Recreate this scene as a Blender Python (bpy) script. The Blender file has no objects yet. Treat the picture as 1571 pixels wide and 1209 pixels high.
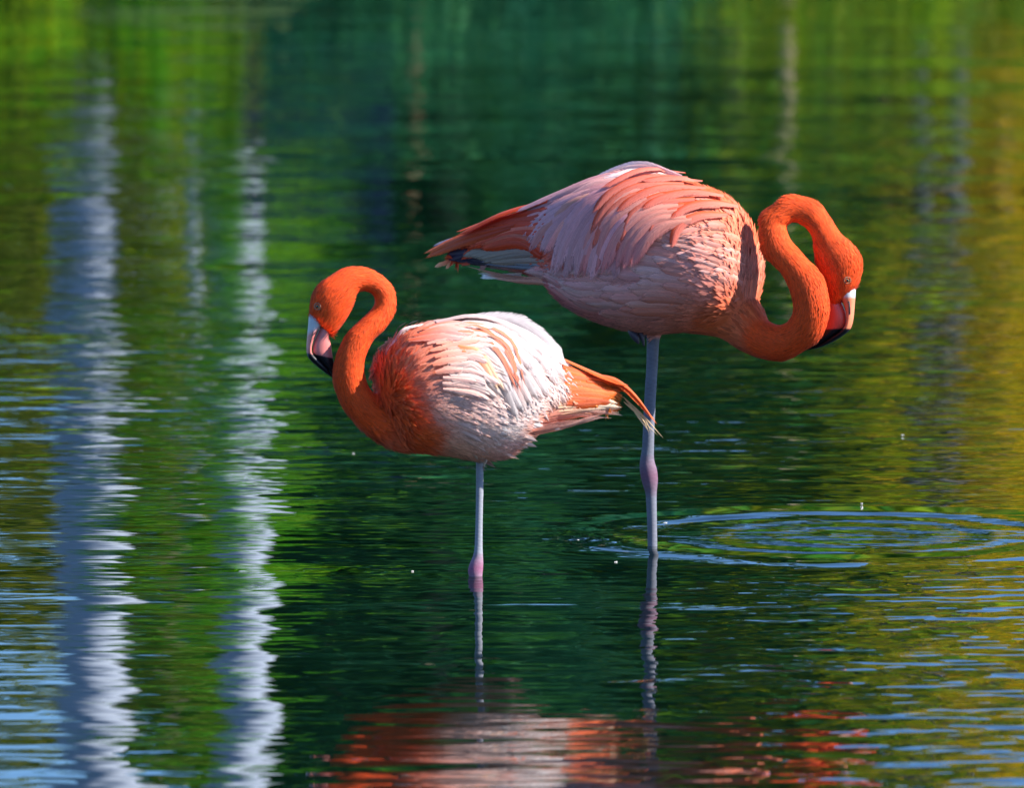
import bpy, math, random
import numpy as np
from mathutils import Vector, Matrix
from mathutils.bvhtree import BVHTree

random.seed(7); np.random.seed(7)
S = bpy.context.scene
COL = S.collection

# ------------------------------------------------------------------ camera
F = 14400.0; CX, CY = 785.5, 604.5          # focal length and centre, in photo pixels
PITCH = math.radians(5.2); HCAM = 1.76
cam_d = bpy.data.cameras.new("camera"); cam = bpy.data.objects.new("camera", cam_d); COL.objects.link(cam)
cam.location = (0, 0, HCAM); cam.rotation_euler = (math.pi/2-PITCH, 0, 0)
cam_d.sensor_width = 36; cam_d.lens = 36*F/1571.0
cam_d.clip_start = 0.1; cam_d.clip_end = 3000
cam_d.dof.use_dof = True; cam_d.dof.focus_distance = 16.25; cam_d.dof.aperture_fstop = 9.0
S.camera = cam

# ------------------------------------------------------------------ sky, sun, exposure
SUN_AZ, SUN_EL = math.radians(102), math.radians(38)     # azimuth clockwise from +Y
W = bpy.data.worlds.new("World"); S.world = W; W.use_nodes = True
wn = W.node_tree.nodes; wl = W.node_tree.links
sky = wn.new('ShaderNodeTexSky'); sky.sky_type = 'NISHITA'; sky.sun_disc = False
sky.sun_elevation = SUN_EL; sky.sun_rotation = SUN_AZ
sky.altitude = 5000; sky.dust_density = 0.0; sky.air_density = 2.0; sky.ozone_density = 10.0
bg = wn['Background']; bg.inputs['Strength'].default_value = 0.09
wl.new(sky.outputs[0], bg.inputs['Color'])
sd = bpy.data.lights.new("sun", 'SUN'); sd.energy = 4.7; sd.angle = math.radians(0.5); sd.color = (1, 0.96, 0.88)
sun = bpy.data.objects.new("sun", sd); COL.objects.link(sun)
tosun = Vector((math.sin(SUN_AZ)*math.cos(SUN_EL), math.cos(SUN_AZ)*math.cos(SUN_EL), math.sin(SUN_EL)))
sun.rotation_euler = tosun.to_track_quat('Z', 'Y').to_euler(); sun.location = (30, 20, 40)
S.view_settings.view_transform = 'Standard'; S.view_settings.look = 'None'
S.view_settings.exposure = 1.75; S.view_settings.gamma = 1; S.view_settings.use_curve_mapping = False
S.render.engine = 'CYCLES'
S.cycles.max_bounces = 8; S.cycles.transparent_max_bounces = 32; S.cycles.use_denoising = True

# ------------------------------------------------------------------ helpers
def tag(o, label=None, cat=None, group=None, kind=None):
    if label: o["label"] = label
    if cat: o["category"] = cat
    if group: o["group"] = group
    if kind: o["kind"] = kind
    return o

def empty(name, loc, rz=0.0):
    o = bpy.data.objects.new(name, None); COL.objects.link(o)
    o.location = loc; o.rotation_euler = (0, 0, rz); o.empty_display_size = 0.05
    return o

def link(name, me, mat=None, parent=None):
    o = bpy.data.objects.new(name, me); COL.objects.link(o)
    if mat is not None: me.materials.append(mat)
    if parent: o.parent = parent
    return o

def fast_mesh(name, V, Fq, col=None, uv=None, smooth=True):
    """V (n,3); Fq (m,k) faces of k corners; col (n,3) point colours; uv (n,2) per vertex"""
    V = np.asarray(V, np.float32); Fq = np.asarray(Fq, np.int32)
    me = bpy.data.meshes.new(name); m, k = Fq.shape
    me.vertices.add(len(V)); me.vertices.foreach_set('co', V.ravel())
    me.loops.add(m*k); me.loops.foreach_set('vertex_index', Fq.ravel())
    me.polygons.add(m); me.polygons.foreach_set('loop_start', np.arange(0, m*k, k, dtype=np.int32))
    if smooth: me.polygons.foreach_set('use_smooth', np.ones(m, bool))
    if col is not None:
        a = me.attributes.new('Col', 'FLOAT_COLOR', 'POINT')
        c = np.ones((len(V), 4), np.float32); c[:, :np.shape(col)[1]] = col; a.data.foreach_set('color', c.ravel())
    if uv is not None:
        l = me.uv_layers.new(name='UVMap'); l.data.foreach_set('uv', np.asarray(uv, np.float32)[Fq.ravel()].ravel())
    me.update(calc_edges=True); me.validate()
    return me

def ray(px, py):
    u, v = (px-CX)/F, -(py-CY)/F
    d = Vector((u, math.cos(PITCH)+v*math.sin(PITCH), -math.sin(PITCH)+v*math.cos(PITCH)))
    return Vector((0, 0, HCAM)), d

def ground(px, py):
    o, d = ray(px, py); t = -o.z/d.z
    return o+d*t

def catmull(P, n):
    """P (m,d) key rows -> n rows"""
    P = np.asarray(P, float); m = len(P)
    Q = np.vstack([2*P[0]-P[1], P, 2*P[-1]-P[-2]])
    t = np.linspace(0, m-1-1e-9, n); i = t.astype(int); f = (t-i)[:, None]
    p0, p1, p2, p3 = Q[i], Q[i+1], Q[i+2], Q[i+3]
    return 0.5*((2*p1)+(-p0+p2)*f+(2*p0-5*p1+4*p2-p3)*f*f+(-p0+3*p1-3*p2+p3)*f**3)

def grid_faces(nr, nc, close=True, off=0):
    r = np.arange(nr-1)[:, None]; c = np.arange(nc if close else nc-1)[None, :]
    c2 = (c+1) % nc
    a = r*nc+c; b = r*nc+c2; d = (r+1)*nc+c2; e = (r+1)*nc+c
    return np.stack([a+0*c, b+0*c, d+0*c, e+0*c], -1).reshape(-1, 4)+off

# ------------------------------------------------------------------ materials
class NT:
    def __init__(s, name):
        s.m = bpy.data.materials.new(name); s.m.use_nodes = True
        s.t = s.m.node_tree; s.n = s.t.nodes; s.l = s.t.links
        s.p = s.n['Principled BSDF']; s.o = s.n['Material Output']
    def new(s, t, **kw):
        x = s.n.new(t)
        for k, v in kw.items(): setattr(x, k, v)
        return x
    def put(s, sock, v):
        if hasattr(v, 'is_output') or isinstance(v, bpy.types.NodeSocket): s.l.new(v, sock)
        else: sock.default_value = v
    def math(s, op, a, b=0.0, c=0.0):
        x = s.new('ShaderNodeMath', operation=op)
        for i, v in enumerate((a, b, c)): s.put(x.inputs[i], v)
        return x.outputs[0]
    def noise(s, vec, scale, detail=2.0, rough=0.5):
        x = s.new('ShaderNodeTexNoise'); s.l.new(vec, x.inputs['Vector'])
        x.inputs['Scale'].default_value = scale; x.inputs['Detail'].default_value = detail; x.inputs['Roughness'].default_value = rough
        return x.outputs['Fac']
    def ramp(s, v, a, b):
        x = s.new('ShaderNodeMapRange', interpolation_type='SMOOTHSTEP'); s.put(x.inputs['Value'], v)
        x.inputs['From Min'].default_value = a; x.inputs['From Max'].default_value = b
        return x.outputs['Result']
    def mapping(s, vec, scale=(1, 1, 1), rot=(0, 0, 0), loc=(0, 0, 0)):
        x = s.new('ShaderNodeMapping'); s.l.new(vec, x.inputs['Vector'])
        x.inputs['Scale'].default_value = scale; x.inputs['Rotation'].default_value = rot; x.inputs['Location'].default_value = loc
        return x.outputs[0]
    def attr(s, name='Col'):
        x = s.new('ShaderNodeAttribute', attribute_name=name); return x.outputs['Color']
    def scale_col(s, c, f):
        x = s.new('ShaderNodeVectorMath', operation='SCALE'); s.put(x.inputs[0], c); s.put(x.inputs['Scale'], f); return x.outputs[0]

def mat_plain(name, col, rough=0.6, nscale=12, amp=0.3, bump=0.0, spec=0.4):
    k = NT(name); tc = k.new('ShaderNodeTexCoord').outputs['Object']
    n = k.noise(tc, nscale, 4, 0.6)
    f = k.math('MULTIPLY_ADD', n, 2*amp, 1-amp)
    k.l.new(k.scale_col(tuple(col), f), k.p.inputs['Base Color'])
    k.p.inputs['Roughness'].default_value = rough; k.p.inputs['Specular IOR Level'].default_value = spec
    if bump:
        b = k.new('ShaderNodeBump'); b.inputs['Strength'].default_value = bump; b.inputs['Distance'].default_value = 0.02
        k.l.new(n, b.inputs['Height']); k.l.new(b.outputs[0], k.p.inputs['Normal'])
    return k.m

def mat_plumage(name, trans=0.25, barb=True):
    """vertex coloured feather, streaked along its length and across by its barbs, ragged soft edges, part of the sunlight passing through"""
    k = NT(name); at = k.new('ShaderNodeAttribute', attribute_name='Col'); c = at.outputs['Color']; edge = at.outputs['Alpha']
    if barb:
        uv = k.new('ShaderNodeUVMap').outputs[0]
        n = k.noise(k.mapping(uv, (0.35, 0.7, 1)), 1.0, 2, 0.6)           # barbs
        n2 = k.noise(k.mapping(uv, (0.035, 3.2, 1)), 1.0, 3, 0.6)         # streaks along the shaft
        f = k.math('ADD', k.math('MULTIPLY', n, 0.36), k.math('MULTIPLY_ADD', n2, 0.75, 0.45))
        hgt = k.math('ADD', n2, k.math('MULTIPLY', n, 0.5))
    else:
        tc = k.new('ShaderNodeTexCoord').outputs['Object']
        n = k.noise(tc, 300, 3, 0.65); n2 = k.noise(tc, 40, 3, 0.6); hgt = n
        f = k.math('ADD', k.math('MULTIPLY', n, 0.35), k.math('MULTIPLY_ADD', n2, 0.5, 0.58))
    cc = k.scale_col(c, k.math('MULTIPLY', f, 0.80))
    k.l.new(cc, k.p.inputs['Base Color']); k.p.inputs['Roughness'].default_value = 0.7
    k.p.inputs['Specular IOR Level'].default_value = 0.15
    k.p.inputs['Sheen Weight'].default_value = 0.03; k.p.inputs['Sheen Roughness'].default_value = 0.4
    b = k.new('ShaderNodeBump'); b.inputs['Strength'].default_value = 0.6 if barb else 0.15; b.inputs['Distance'].default_value = 0.0012
    k.l.new(hgt, b.inputs['Height']); k.l.new(b.outputs[0], k.p.inputs['Normal'])
    if trans:
        t = k.new('ShaderNodeBsdfTranslucent'); k.l.new(cc, t.inputs['Color'])
        mx = k.new('ShaderNodeMixShader'); mx.inputs[0].default_value = trans
        k.l.new(k.p.outputs[0], mx.inputs[1]); k.l.new(t.outputs[0], mx.inputs[2]); out = mx.outputs[0]
        if barb:
            tr = k.new('ShaderNodeBsdfTransparent'); m2 = k.new('ShaderNodeMixShader')
            a = k.math('ADD', k.math('MULTIPLY', k.math('SUBTRACT', 1.0, edge), 1.9), k.math('MULTIPLY_ADD', n, 2.4, -0.85))
            a.node.use_clamp = True
            k.l.new(a, m2.inputs[0]); k.l.new(tr.outputs[0], m2.inputs[1]); k.l.new(out, m2.inputs[2]); out = m2.outputs[0]
        k.l.new(out, k.o.inputs['Surface'])
    return k.m

M_feather = mat_plumage('feather_barbs', 0.25)
M_fluff = mat_plumage('short_plumage', 0.15)
M_body = mat_plumage('body_plumage_and_skin', 0.0, barb=False)
_p = M_body.node_tree.nodes['Principled BSDF']; _p.inputs['Subsurface Weight'].default_value = 0.0; _p.inputs['Subsurface Radius'].default_value = (1.0, 0.25, 0.1); _p.inputs['Subsurface Scale'].default_value = 0.02

def mat_vcol(name, rough, trans=0.0, spec=0.4, nscale=30, amp=0.25, gain=1.0):
    k = NT(name); tc = k.new('ShaderNodeTexCoord').outputs['Object']
    n = k.noise(tc, nscale, 3, 0.6); f = k.math('MULTIPLY', k.math('MULTIPLY_ADD', n, 2*amp, 1-amp), gain)
    cc = k.scale_col(k.attr(), f); k.l.new(cc, k.p.inputs['Base Color'])
    k.p.inputs['Roughness'].default_value = rough; k.p.inputs['Specular IOR Level'].default_value = spec
    if trans:
        t = k.new('ShaderNodeBsdfTranslucent'); k.l.new(cc, t.inputs['Color'])
        mx = k.new('ShaderNodeMixShader'); mx.inputs[0].default_value = trans
        k.l.new(k.p.outputs[0], mx.inputs[1]); k.l.new(t.outputs[0], mx.inputs[2]); k.l.new(mx.outputs[0], k.o.inputs['Surface'])
    return k.m
M_bill = mat_vcol('bill_horn', 0.38, 0, 0.4, 120, 0.15, 0.68)
M_leaf = mat_vcol('leaf_green', 0.6, 0.45, 0.1, 2.0, 0.25)
M_toe = mat_plain('dark_toe_skin', (0.03, 0.022, 0.035), 0.5, 90, 0.3)
M_iris = mat_plain('pale_yellow_iris', (0.34, 0.25, 0.09), 0.15, 200, 0.1, 0, 0.6)
M_pupil = mat_plain('black_pupil', (0.01, 0.01, 0.01), 0.1, 200, 0.1, 0, 0.6)
M_palm = mat_plain('pale_palm_bark', (0.29, 0.33, 0.42), 0.8, 5, 0.22, 0.3)
M_bark = mat_plain('grey_brown_bark', (0.16, 0.12, 0.085), 0.9, 9, 0.4, 0.6)
M_greybark = mat_plain('blue_grey_bark', (0.045, 0.052, 0.06), 0.9, 9, 0.3, 0.5)
M_beige = mat_plain('weathered_beige_wood', (0.26, 0.20, 0.13), 0.85, 14, 0.25, 0.4)
M_rust = mat_plain('rust_brown_wood', (0.16, 0.07, 0.02), 0.85, 14, 0.25, 0.4)
M_slat = mat_plain('dark_teal_painted_wood', (0.008, 0.018, 0.040), 0.95, 14, 0.3, 0.2, 0.05)
M_foam = mat_plain('pale_down', (0.5, 0.5, 0.48), 0.8, 60, 0.1)
M_bed = mat_plain('dark_mud', (0.03, 0.03, 0.018), 0.9, 3, 0.4, 0.4)

def mat_ground():
    k = NT('grass_and_leaf_litter'); tc = k.new('ShaderNodeTexCoord').outputs['Object']
    n = k.noise(tc, 0.8, 5, 0.65); n2 = k.noise(tc, 14, 4, 0.7)
    r = k.new('ShaderNodeValToRGB'); k.l.new(k.math('ADD', k.math('MULTIPLY', n, 0.6), k.math('MULTIPLY', n2, 0.4)), r.inputs[0])
    e = r.color_ramp.elements; e[0].position = 0.35; e[0].color = (0.010, 0.030, 0.006, 1); e[1].position = 0.65; e[1].color = (0.035, 0.075, 0.010, 1)
    k.l.new(r.outputs[0], k.p.inputs['Base Color']); k.p.inputs['Roughness'].default_value = 0.9
    b = k.new('ShaderNodeBump'); b.inputs['Strength'].default_value = 0.6; b.inputs['Distance'].default_value = 0.05
    k.l.new(n2, b.inputs['Height']); k.l.new(b.outputs[0], k.p.inputs['Normal'])
    return k.m

RING = ground(1300, 821)
LEG_L = ground(731, 884); LEG_R = ground(1000, 838)

def mat_water():
    k = NT('green_lake_water')
    P = k.new('ShaderNodeTexCoord').outputs['Object']
    sep = k.new('ShaderNodeSeparateXYZ'); k.l.new(P, sep.inputs[0]); X, Y = sep.outputs[0], sep.outputs[1]
    m = k.math
    # broad patches where the breeze touches the water
    patch = k.ramp(k.noise(k.mapping(P, (0.5, 0.35, 1)), 1.0, 2), 0.38, 0.62)
    # small ripples: long crests across the view, several scales
    r1 = k.noise(k.mapping(P, (0.5, 1, 1), (0, 0, 0.06)), 8.5, 2.0, 0.5)
    r2 = k.noise(k.mapping(P, (0.55, 1, 1), (0, 0, -0.12), (3, 7, 0)), 3.8, 1, 0.4)
    r3 = k.noise(k.mapping(P, (0.55, 1, 1), (0, 0, 0.2), (9, 1, 0)), 1.3, 0, 0.4)
    h = m('MULTIPLY', m('SUBTRACT', r1, 0.5), m('MULTIPLY_ADD', patch, 0.0040, 0.0022))
    h = m('ADD', h, m('MULTIPLY', m('SUBTRACT', r2, 0.5), m('MULTIPLY_ADD', patch, 0.0050, 0.0030)))
    h = m('ADD', h, m('MULTIPLY', m('SUBTRACT', r3, 0.5), 0.010))
    r0 = k.noise(k.mapping(P, (0.35, 1, 1), (0, 0, 0.03), (5, 2, 0)), 17.0, 1, 0.5)
    h = m('ADD', h, m('MULTIPLY', m('SUBTRACT', r0, 0.5), m('MULTIPLY_ADD', patch, 0.0009, 0.0006)))
    h = m('MULTIPLY', h, m('MULTIPLY_ADD', k.ramp(Y, 14.1, 15.4), 0.45, 0.55))
    # livelier water in the near right quarter
    zx = k.ramp(X, 0.10, 0.75); zy = m('SUBTRACT', 1.0, k.ramp(Y, 15.7, 16.4))
    zone = m('MULTIPLY', zx, zy)
    r4 = k.noise(k.mapping(P, (0.75, 1, 1), (0, 0, -0.3), (1, 4, 0)), 6.5, 2, 0.55)
    h = m('ADD', h, m('MULTIPLY', m('MULTIPLY', m('SUBTRACT', r4, 0.5), 0.0150), zone))
    # rings: one drop far right, small ones round each leg
    def ringwave(c, lam, amp, r0, r1_, inner, seed):
        dx = m('SUBTRACT', X, c.x); dy = m('SUBTRACT', Y, c.y)
        w = k.noise(P, 3.5, 2)
        r = m('SQRT', m('ADD', m('MULTIPLY', dx, dx), m('MULTIPLY', dy, dy)))
        r = m('ADD', r, m('MULTIPLY', m('SUBTRACT', w, 0.5), 0.09))
        env = m('SUBTRACT', 1.0, k.ramp(r, r0, r1_))
        s = m('SINE', m('MULTIPLY_ADD', r, 2*math.pi/lam, seed))
        broken = m('MULTIPLY_ADD', k.ramp(k.noise(k.mapping(P, (1, 1, 1), (0, 0, 0), (seed, 0, 0)), 4.0, 1), 0.3, 0.7), 0.8, 0.2)
        return m('MULTIPLY', m('MULTIPLY', s, m('MULTIPLY', env, broken)), amp)
    h = m('ADD', h, ringwave(RING, 0.12, 0.0034, 0.30, 0.50, 0, 0.0))
    # the strong outer ring of that drop, and the fine broken wavelets inside it
    dx = m('SUBTRACT', X, RING.x); dy = m('SUBTRACT', Y, RING.y)
    rr = m('ADD', m('SQRT', m('ADD', m('MULTIPLY', dx, dx), m('MULTIPLY', dy, dy))), m('MULTIPLY', m('SUBTRACT', k.noise(P, 3.0, 2), 0.5), 0.07))
    g = m('DIVIDE', m('SUBTRACT', rr, 0.435), 0.065)
    h = m('ADD', h, m('MULTIPLY', m('EXPONENT', m('MULTIPLY', m('MULTIPLY', g, g), -1.0)), m('MULTIPLY_ADD', k.ramp(k.noise(k.mapping(P, (1, 1, 1), (0, 0, 0), (7, 3, 0)), 2.6, 2), 0.35, 0.65), 0.0055, 0.0055)))
    fine = k.noise(k.mapping(P, (0.45, 1, 1), (0, 0, 0.1), (2, 2, 0)), 19.0, 2, 0.55)
    h = m('ADD', h, m('MULTIPLY', m('MULTIPLY', m('SUBTRACT', fine, 0.5), 0.0105), m('SUBTRACT', 1.0, k.ramp(rr, 0.12, 0.40))))
    h = m('ADD', h, ringwave(LEG_R, 0.045, 0.00022, 0.10, 0.45, 0, 2.0))
    h = m('ADD', h, ringwave(LEG_L, 0.045, 0.00016, 0.08, 0.40, 0, 4.0))
    # two low wakes crossing the far water
    for yy, sl, a, sd_ in ((ground(300, 243).y, 0.12, 0.006, 1.0), (ground(300, 312).y, -0.10, 0.005, 5.0)):
        u = m('DIVIDE', m('SUBTRACT', m('MULTIPLY_ADD', X, -sl, Y), yy), 0.30)
        wv = m('EXPONENT', m('MULTIPLY', m('MULTIPLY', u, u), -1.0))
        br = k.ramp(k.noise(k.mapping(P, (1, 0.3, 1), (0, 0, 0), (sd_, 0, 0)), 1.4, 1), 0.48, 0.68)
        h = m('ADD', h, m('MULTIPLY', m('MULTIPLY', wv, br), a))
    b = k.new('ShaderNodeBump'); b.inputs['Strength'].default_value = 1.0; b.inputs['Distance'].default_value = 1.0
    k.l.new(h, b.inputs['Height']); k.l.new(b.outputs[0], k.p.inputs['Normal'])
    k.p.inputs['Base Color'].default_value = (0.0008, 0.0035, 0.0022, 1)
    k.p.inputs['Roughness'].default_value = 0.0; k.p.inputs['IOR'].default_value = 1.333
    return k.m

# ------------------------------------------------------------------ setting: water, lake bed, far bank
M_water = mat_water(); M_ground = mat_ground()
def sheet(name, xs, ys, zf, mat):
    X, Y = np.meshgrid(xs, ys); Z = zf(X, Y)
    V = np.stack([X, Y, Z], -1).reshape(-1, 3)
    return tag(link(name, fast_mesh(name, V, grid_faces(len(ys), len(xs), False)), mat), kind='structure')

water = sheet('water', np.array([-300., 300.]), np.array([-60., 300.]), lambda X, Y: X*0, M_water)
BANK = 39.6
def bank_h(X, Y):
    d = Y-BANK-0.4*np.sin(X*0.9)-0.25*np.sin(X*2.3+1)
    return np.where(d < 0, 0.35*d, 0.55*(1-np.exp(-np.maximum(d, 0)/1.6))+0.012*np.maximum(d, 0)).clip(-0.5, 30)
sheet('far_bank', np.concatenate([np.linspace(-400, -16, 8), np.linspace(-15, 15, 121), np.linspace(16, 400, 8)]),
      np.concatenate([np.linspace(37, 46, 60), np.linspace(47, 80, 12), np.array([120., 300., 900., 2000.])]), bank_h, M_ground)
def bed_h(X, Y): return -0.29+0.16*((X-0)*0.6+(Y-15.9)*0.25).clip(-0.6, 0.9)*1.0+0.006*np.sin(X*9)*np.sin(Y*7)
sheet('lake_bed', np.concatenate([np.linspace(-300, -6, 4), np.linspace(-5, 5, 61), np.linspace(6, 300, 4)]),
      np.concatenate([np.linspace(-60, 12, 4), np.linspace(13, 20, 43), np.linspace(22, 38, 9)]), bed_h, M_bed)

# ------------------------------------------------------------------ vegetation on the far bank
def bx(px, y): return (px-CX)/F*y                      # where a column of the reflection stands on the bank

def tube(pts, rad, nseg=10):
    pts = np.asarray(pts, float); rad = np.asarray(rad, float); n = len(pts)
    T = np.gradient(pts, axis=0); T /= np.linalg.norm(T, axis=1)[:, None]+1e-12
    ref = np.array([0.13, 1.0, 0.07]); A = np.cross(T, ref); A /= np.linalg.norm(A, axis=1)[:, None]+1e-12
    B = np.cross(T, A); th = np.linspace(0, 2*math.pi, nseg, endpoint=False)
    V = pts[:, None]+rad[:, None, None]*(np.cos(th)[None, :, None]*A[:, None]+np.sin(th)[None, :, None]*B[:, None])
    V = V.reshape(-1, 3); Fc = grid_faces(n, nseg)
    c0 = len(V); V = np.vstack([V, pts[:1], pts[-1:]])
    q = np.arange(nseg); q2 = (q+1) % nseg
    caps = np.vstack([np.stack([q2, q, q*0+c0, q*0+c0], -1)[:, [0, 1, 2, 2]], np.stack([(n-1)*nseg+q, (n-1)*nseg+q2, q*0+c0+1, q*0+c0+1], -1)])
    return V, Fc, caps

def tube_mesh(name, parts, nseg=10):
    Vs, Fs, off = [], [], 0
    for pts, rad in parts:
        V, Fc, caps = tube(pts, rad, nseg); Vs.append(V); Fs.append(Fc+off); off += len(V)
    return fast_mesh(name, np.vstack(Vs), np.vstack(Fs))

def leaf_mesh(name, clumps, n, size, cols, rng, flat=0.0):
    """n small pointed leaves spread through overlapping clumps (cx,cy,cz,rx,ry,rz), denser towards the outside"""
    C = np.asarray(clumps, float); vol = (C[:, 3]*C[:, 4]*C[:, 5])**0.75; idx = rng.choice(len(C), n, p=vol/vol.sum())
    d = rng.normal(size=(n, 3)); d /= np.linalg.norm(d, axis=1)[:, None]
    r = rng.random(n)**0.45
    p = C[idx, :3]+d*C[idx, 3:]*r[:, None]*(1+0.12*rng.normal(size=(n, 1)))
    u = rng.normal(size=(n, 3)); u[:, 2] -= 0.35; u /= np.linalg.norm(u, axis=1)[:, None]
    w = np.cross(u, rng.normal(size=(n, 3))+d*0.8); w /= np.linalg.norm(w, axis=1)[:, None]+1e-9
    s = size*(0.6+0.8*rng.random(n))[:, None]
    V = np.stack([p-u*s, p+w*s*0.42+u*s*0.1, p+u*s, p-w*s*0.42+u*s*0.1], 1).reshape(-1, 3)
    Q = np.arange(4*n).reshape(-1, 4)
    pal = np.asarray(cols, float); tone = rng.random(len(C)); ci = (np.clip(tone[idx]+0.25*rng.normal(size=n), 0, 0.999)*len(pal)).astype(int)
    c = pal[ci]*(0.75+0.5*rng.random((n, 1)))
    return fast_mesh(name, V, Q, np.repeat(c, 4, 0), None, False)

G_bright = [(0.045, 0.22, 0.006), (0.08, 0.28, 0.008), (0.14, 0.32, 0.010)]
G_mid = [(0.035, 0.15, 0.012), (0.06, 0.20, 0.012), (0.10, 0.23, 0.012)]
G_dark = [(0.010, 0.082, 0.046), (0.015, 0.112, 0.056), (0.030, 0.150, 0.048)]
G_lime = [(0.20, 0.31, 0.004), (0.27, 0.36, 0.005), (0.38, 0.38, 0.006)]
G_gold = [(0.56, 0.39, 0.003), (0.64, 0.43, 0.004), (0.48, 0.40, 0.004)]
G_olive = [(0.09, 0.14, 0.008), (0.13, 0.18, 0.008), (0.18, 0.20, 0.010)]

def tree(px, y, hgt, width, pal, label, base=0.4, n=9000, leaf=0.055, bark=None, trad=0.07, seed=0, group=None, name='leafy_tree', cat='tree'):
    rng = np.random.default_rng(seed+100); x = bx(px, y)
    z0 = float(bank_h(np.array(x), np.array(y)))-0.05
    t = empty(name, (x, y, z0)); tag(t, label, cat, group)
    lean = rng.normal(0, 0.06, 2); top = hgt*0.8
    zz = np.linspace(0, top, 9); pts = np.stack([lean[0]*zz+0.03*np.sin(zz*3+seed), lean[1]*zz, zz], -1)
    limbs = [(pts, trad*(1-0.75*zz/top))]
    clumps = []
    nl = 9
    for i in range(nl):
        f = 0.18+0.75*i/(nl-1); a = i*2.4+seed; b = pts[int(f*8)]
        L = width*0.5*(0.75+0.5*rng.random())*(1.15-0.55*f)
        e = b+np.array([math.cos(a)*L, math.sin(a)*L*0.7, hgt*0.12*(0.4+rng.random())])
        mid = (b+e)/2+np.array([0, 0, 0.05])
        limbs.append((np.stack([b, mid, e]), np.array([trad*0.45, trad*0.3, trad*0.12])))
        for kk in range(3):
            q = b+(e-b)*(0.45+0.3*kk)+rng.normal(0, 0.12, 3); q[2] = max(q[2], base+0.15)
            R = width*0.20*(0.7+0.6*rng.random()); clumps.append((*q, R, R*0.85, R*0.8))
    for kk in range(4):
        clumps.append((rng.normal(0, width*0.12)+lean[0]*hgt, rng.normal(0, width*0.1), hgt-width*0.2+rng.normal(0, 0.15), width*0.2, width*0.17, width*0.17))
    for kk in range(int(8*max(0.0, 1.5-base))):
        clumps.append((rng.uniform(-.45, .45)*width, rng.uniform(-.3, .3)*width, rng.uniform(base, base+hgt*0.3), width*0.17, width*0.15, width*0.15))
    link('trunk', tube_mesh('trunk', limbs), bark or M_bark, t)
    link('crown', leaf_mesh('crown', clumps, n, leaf, pal, rng), M_leaf, t)
    return t

def palm(px, y, hgt, rad, label, seed):
    rng = np.random.default_rng(seed); x = bx(px, y); z0 = float(bank_h(np.array(x), np.array(y)))-0.08
    t = empty('palm_tree', (x, y, z0)); tag(t, label, 'palm tree', 'palms on the far bank')
    zz = np.linspace(0, hgt, 90); r = rad*(1.12-0.3*zz/hgt+0.12*np.exp(-zz/0.4))*(1+0.018*np.cos(zz*2*math.pi/0.16))
    link('trunk', tube_mesh('trunk', [(np.stack([0.02*zz, 0*zz, zz], -1), r)], 20), M_palm, t)
    cs = np.linspace(0, 1.1, 10)
    shaft = link('crown_shaft', tube_mesh('crown_shaft', [(np.stack([0.02*hgt+0*cs, 0*cs, hgt-0.03+cs], -1), rad*0.8*(1-0.55*cs))], 14), mat_palmgreen, t)
    for i in range(13):
        a = i*2.399; el = 1.2-0.14*i+rng.normal(0, 0.05); L = 2.3
        s = np.linspace(0, 1, 24); droop = s*s*(1.1+0.1*i)
        rr = L*s*math.cos(el*0.8); zz2 = L*s*math.sin(el)-droop
        P = np.stack([rr*math.cos(a), rr*math.sin(a), zz2], -1)+np.array([0.02*hgt, 0, hgt+0.95])
        side = np.array([-math.sin(a), math.cos(a), 0.0]); V, Q, o = [], [], 0
        tv, tf, _ = tube(P, 0.025*(1-0.8*s), 5); V.append(tv); Q.append(tf); o += len(tv)
        T = np.gradient(P, axis=0); T /= np.linalg.norm(T, axis=1)[:, None]
        for j in range(2, 24):
            for sg in (-1, 1):
                ll = 0.55*math.sin(math.pi*(0.12+0.8*s[j])); d = side*sg*0.8+T[j]*0.5+np.array([0, 0, -0.35]); d /= np.linalg.norm(d)
                wv = T[j]*0.022
                V.append(np.stack([P[j]-wv, P[j]+wv, P[j]+d*ll*0.6+wv*0.9+[0, 0, -.02], P[j]+d*ll+[0, 0, -0.1]])); Q.append(np.array([[o, o+1, o+2, o+3]])); o += 4
        VV = np.vstack(V); link('frond', fast_mesh('frond', VV, np.vstack(Q), np.tile((0.05, 0.13, 0.02), (len(VV), 1)), None, False), M_leaf, t)
    return t
mat_palmgreen = mat_plain('smooth_green_crownshaft', (0.10, 0.20, 0.05), 0.5, 6, 0.2)

palm(116, 40.7, 8.5, 0.138, 'stout pale palm whose long white mirrored trunk stands beside the sky gap', 3)
palm(348, 40.7, 8.0, 0.118, 'pale palm whose white mirrored trunk falls beside the smaller bird\'s head', 4)
tree(288, 40.5, 2.9, 1.0, G_bright, 'slim young tree with pale stem between the two palms', 1.6, 2600, 0.045, M_palm, 0.04, 5)
tree(20, 42.0, 3.4, 1.5, G_olive, 'low olive shrub tree under the open sky left of the stout palm', 0.3, 7000, 0.05, None, 0.06, 6)
tree(235, 43.2, 4.4, 1.5, G_bright, 'bright green sunlit tree between the two palms', 0.3, 13000, 0.05, None, 0.06, 7)
tree(185, 41.8, 1.9, 0.7, G_lime, 'small lime green bush beside the stout palm', 0.2, 4000, 0.04, None, 0.03, 8, None, 'leafy_bush', 'bush')
tree(365, 40.25, 1.25, 0.62, G_bright, 'small bright green bush hiding the foot of the second palm', 0.1, 3600, 0.035, None, 0.02, 31, None, 'leafy_bush', 'bush')
tree(35, 40.4, 1.3, 0.55, G_olive, 'small dark olive bush at the foot of the stout palm', 0.1, 2600, 0.035, None, 0.02, 32, None, 'leafy_bush', 'bush')
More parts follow.
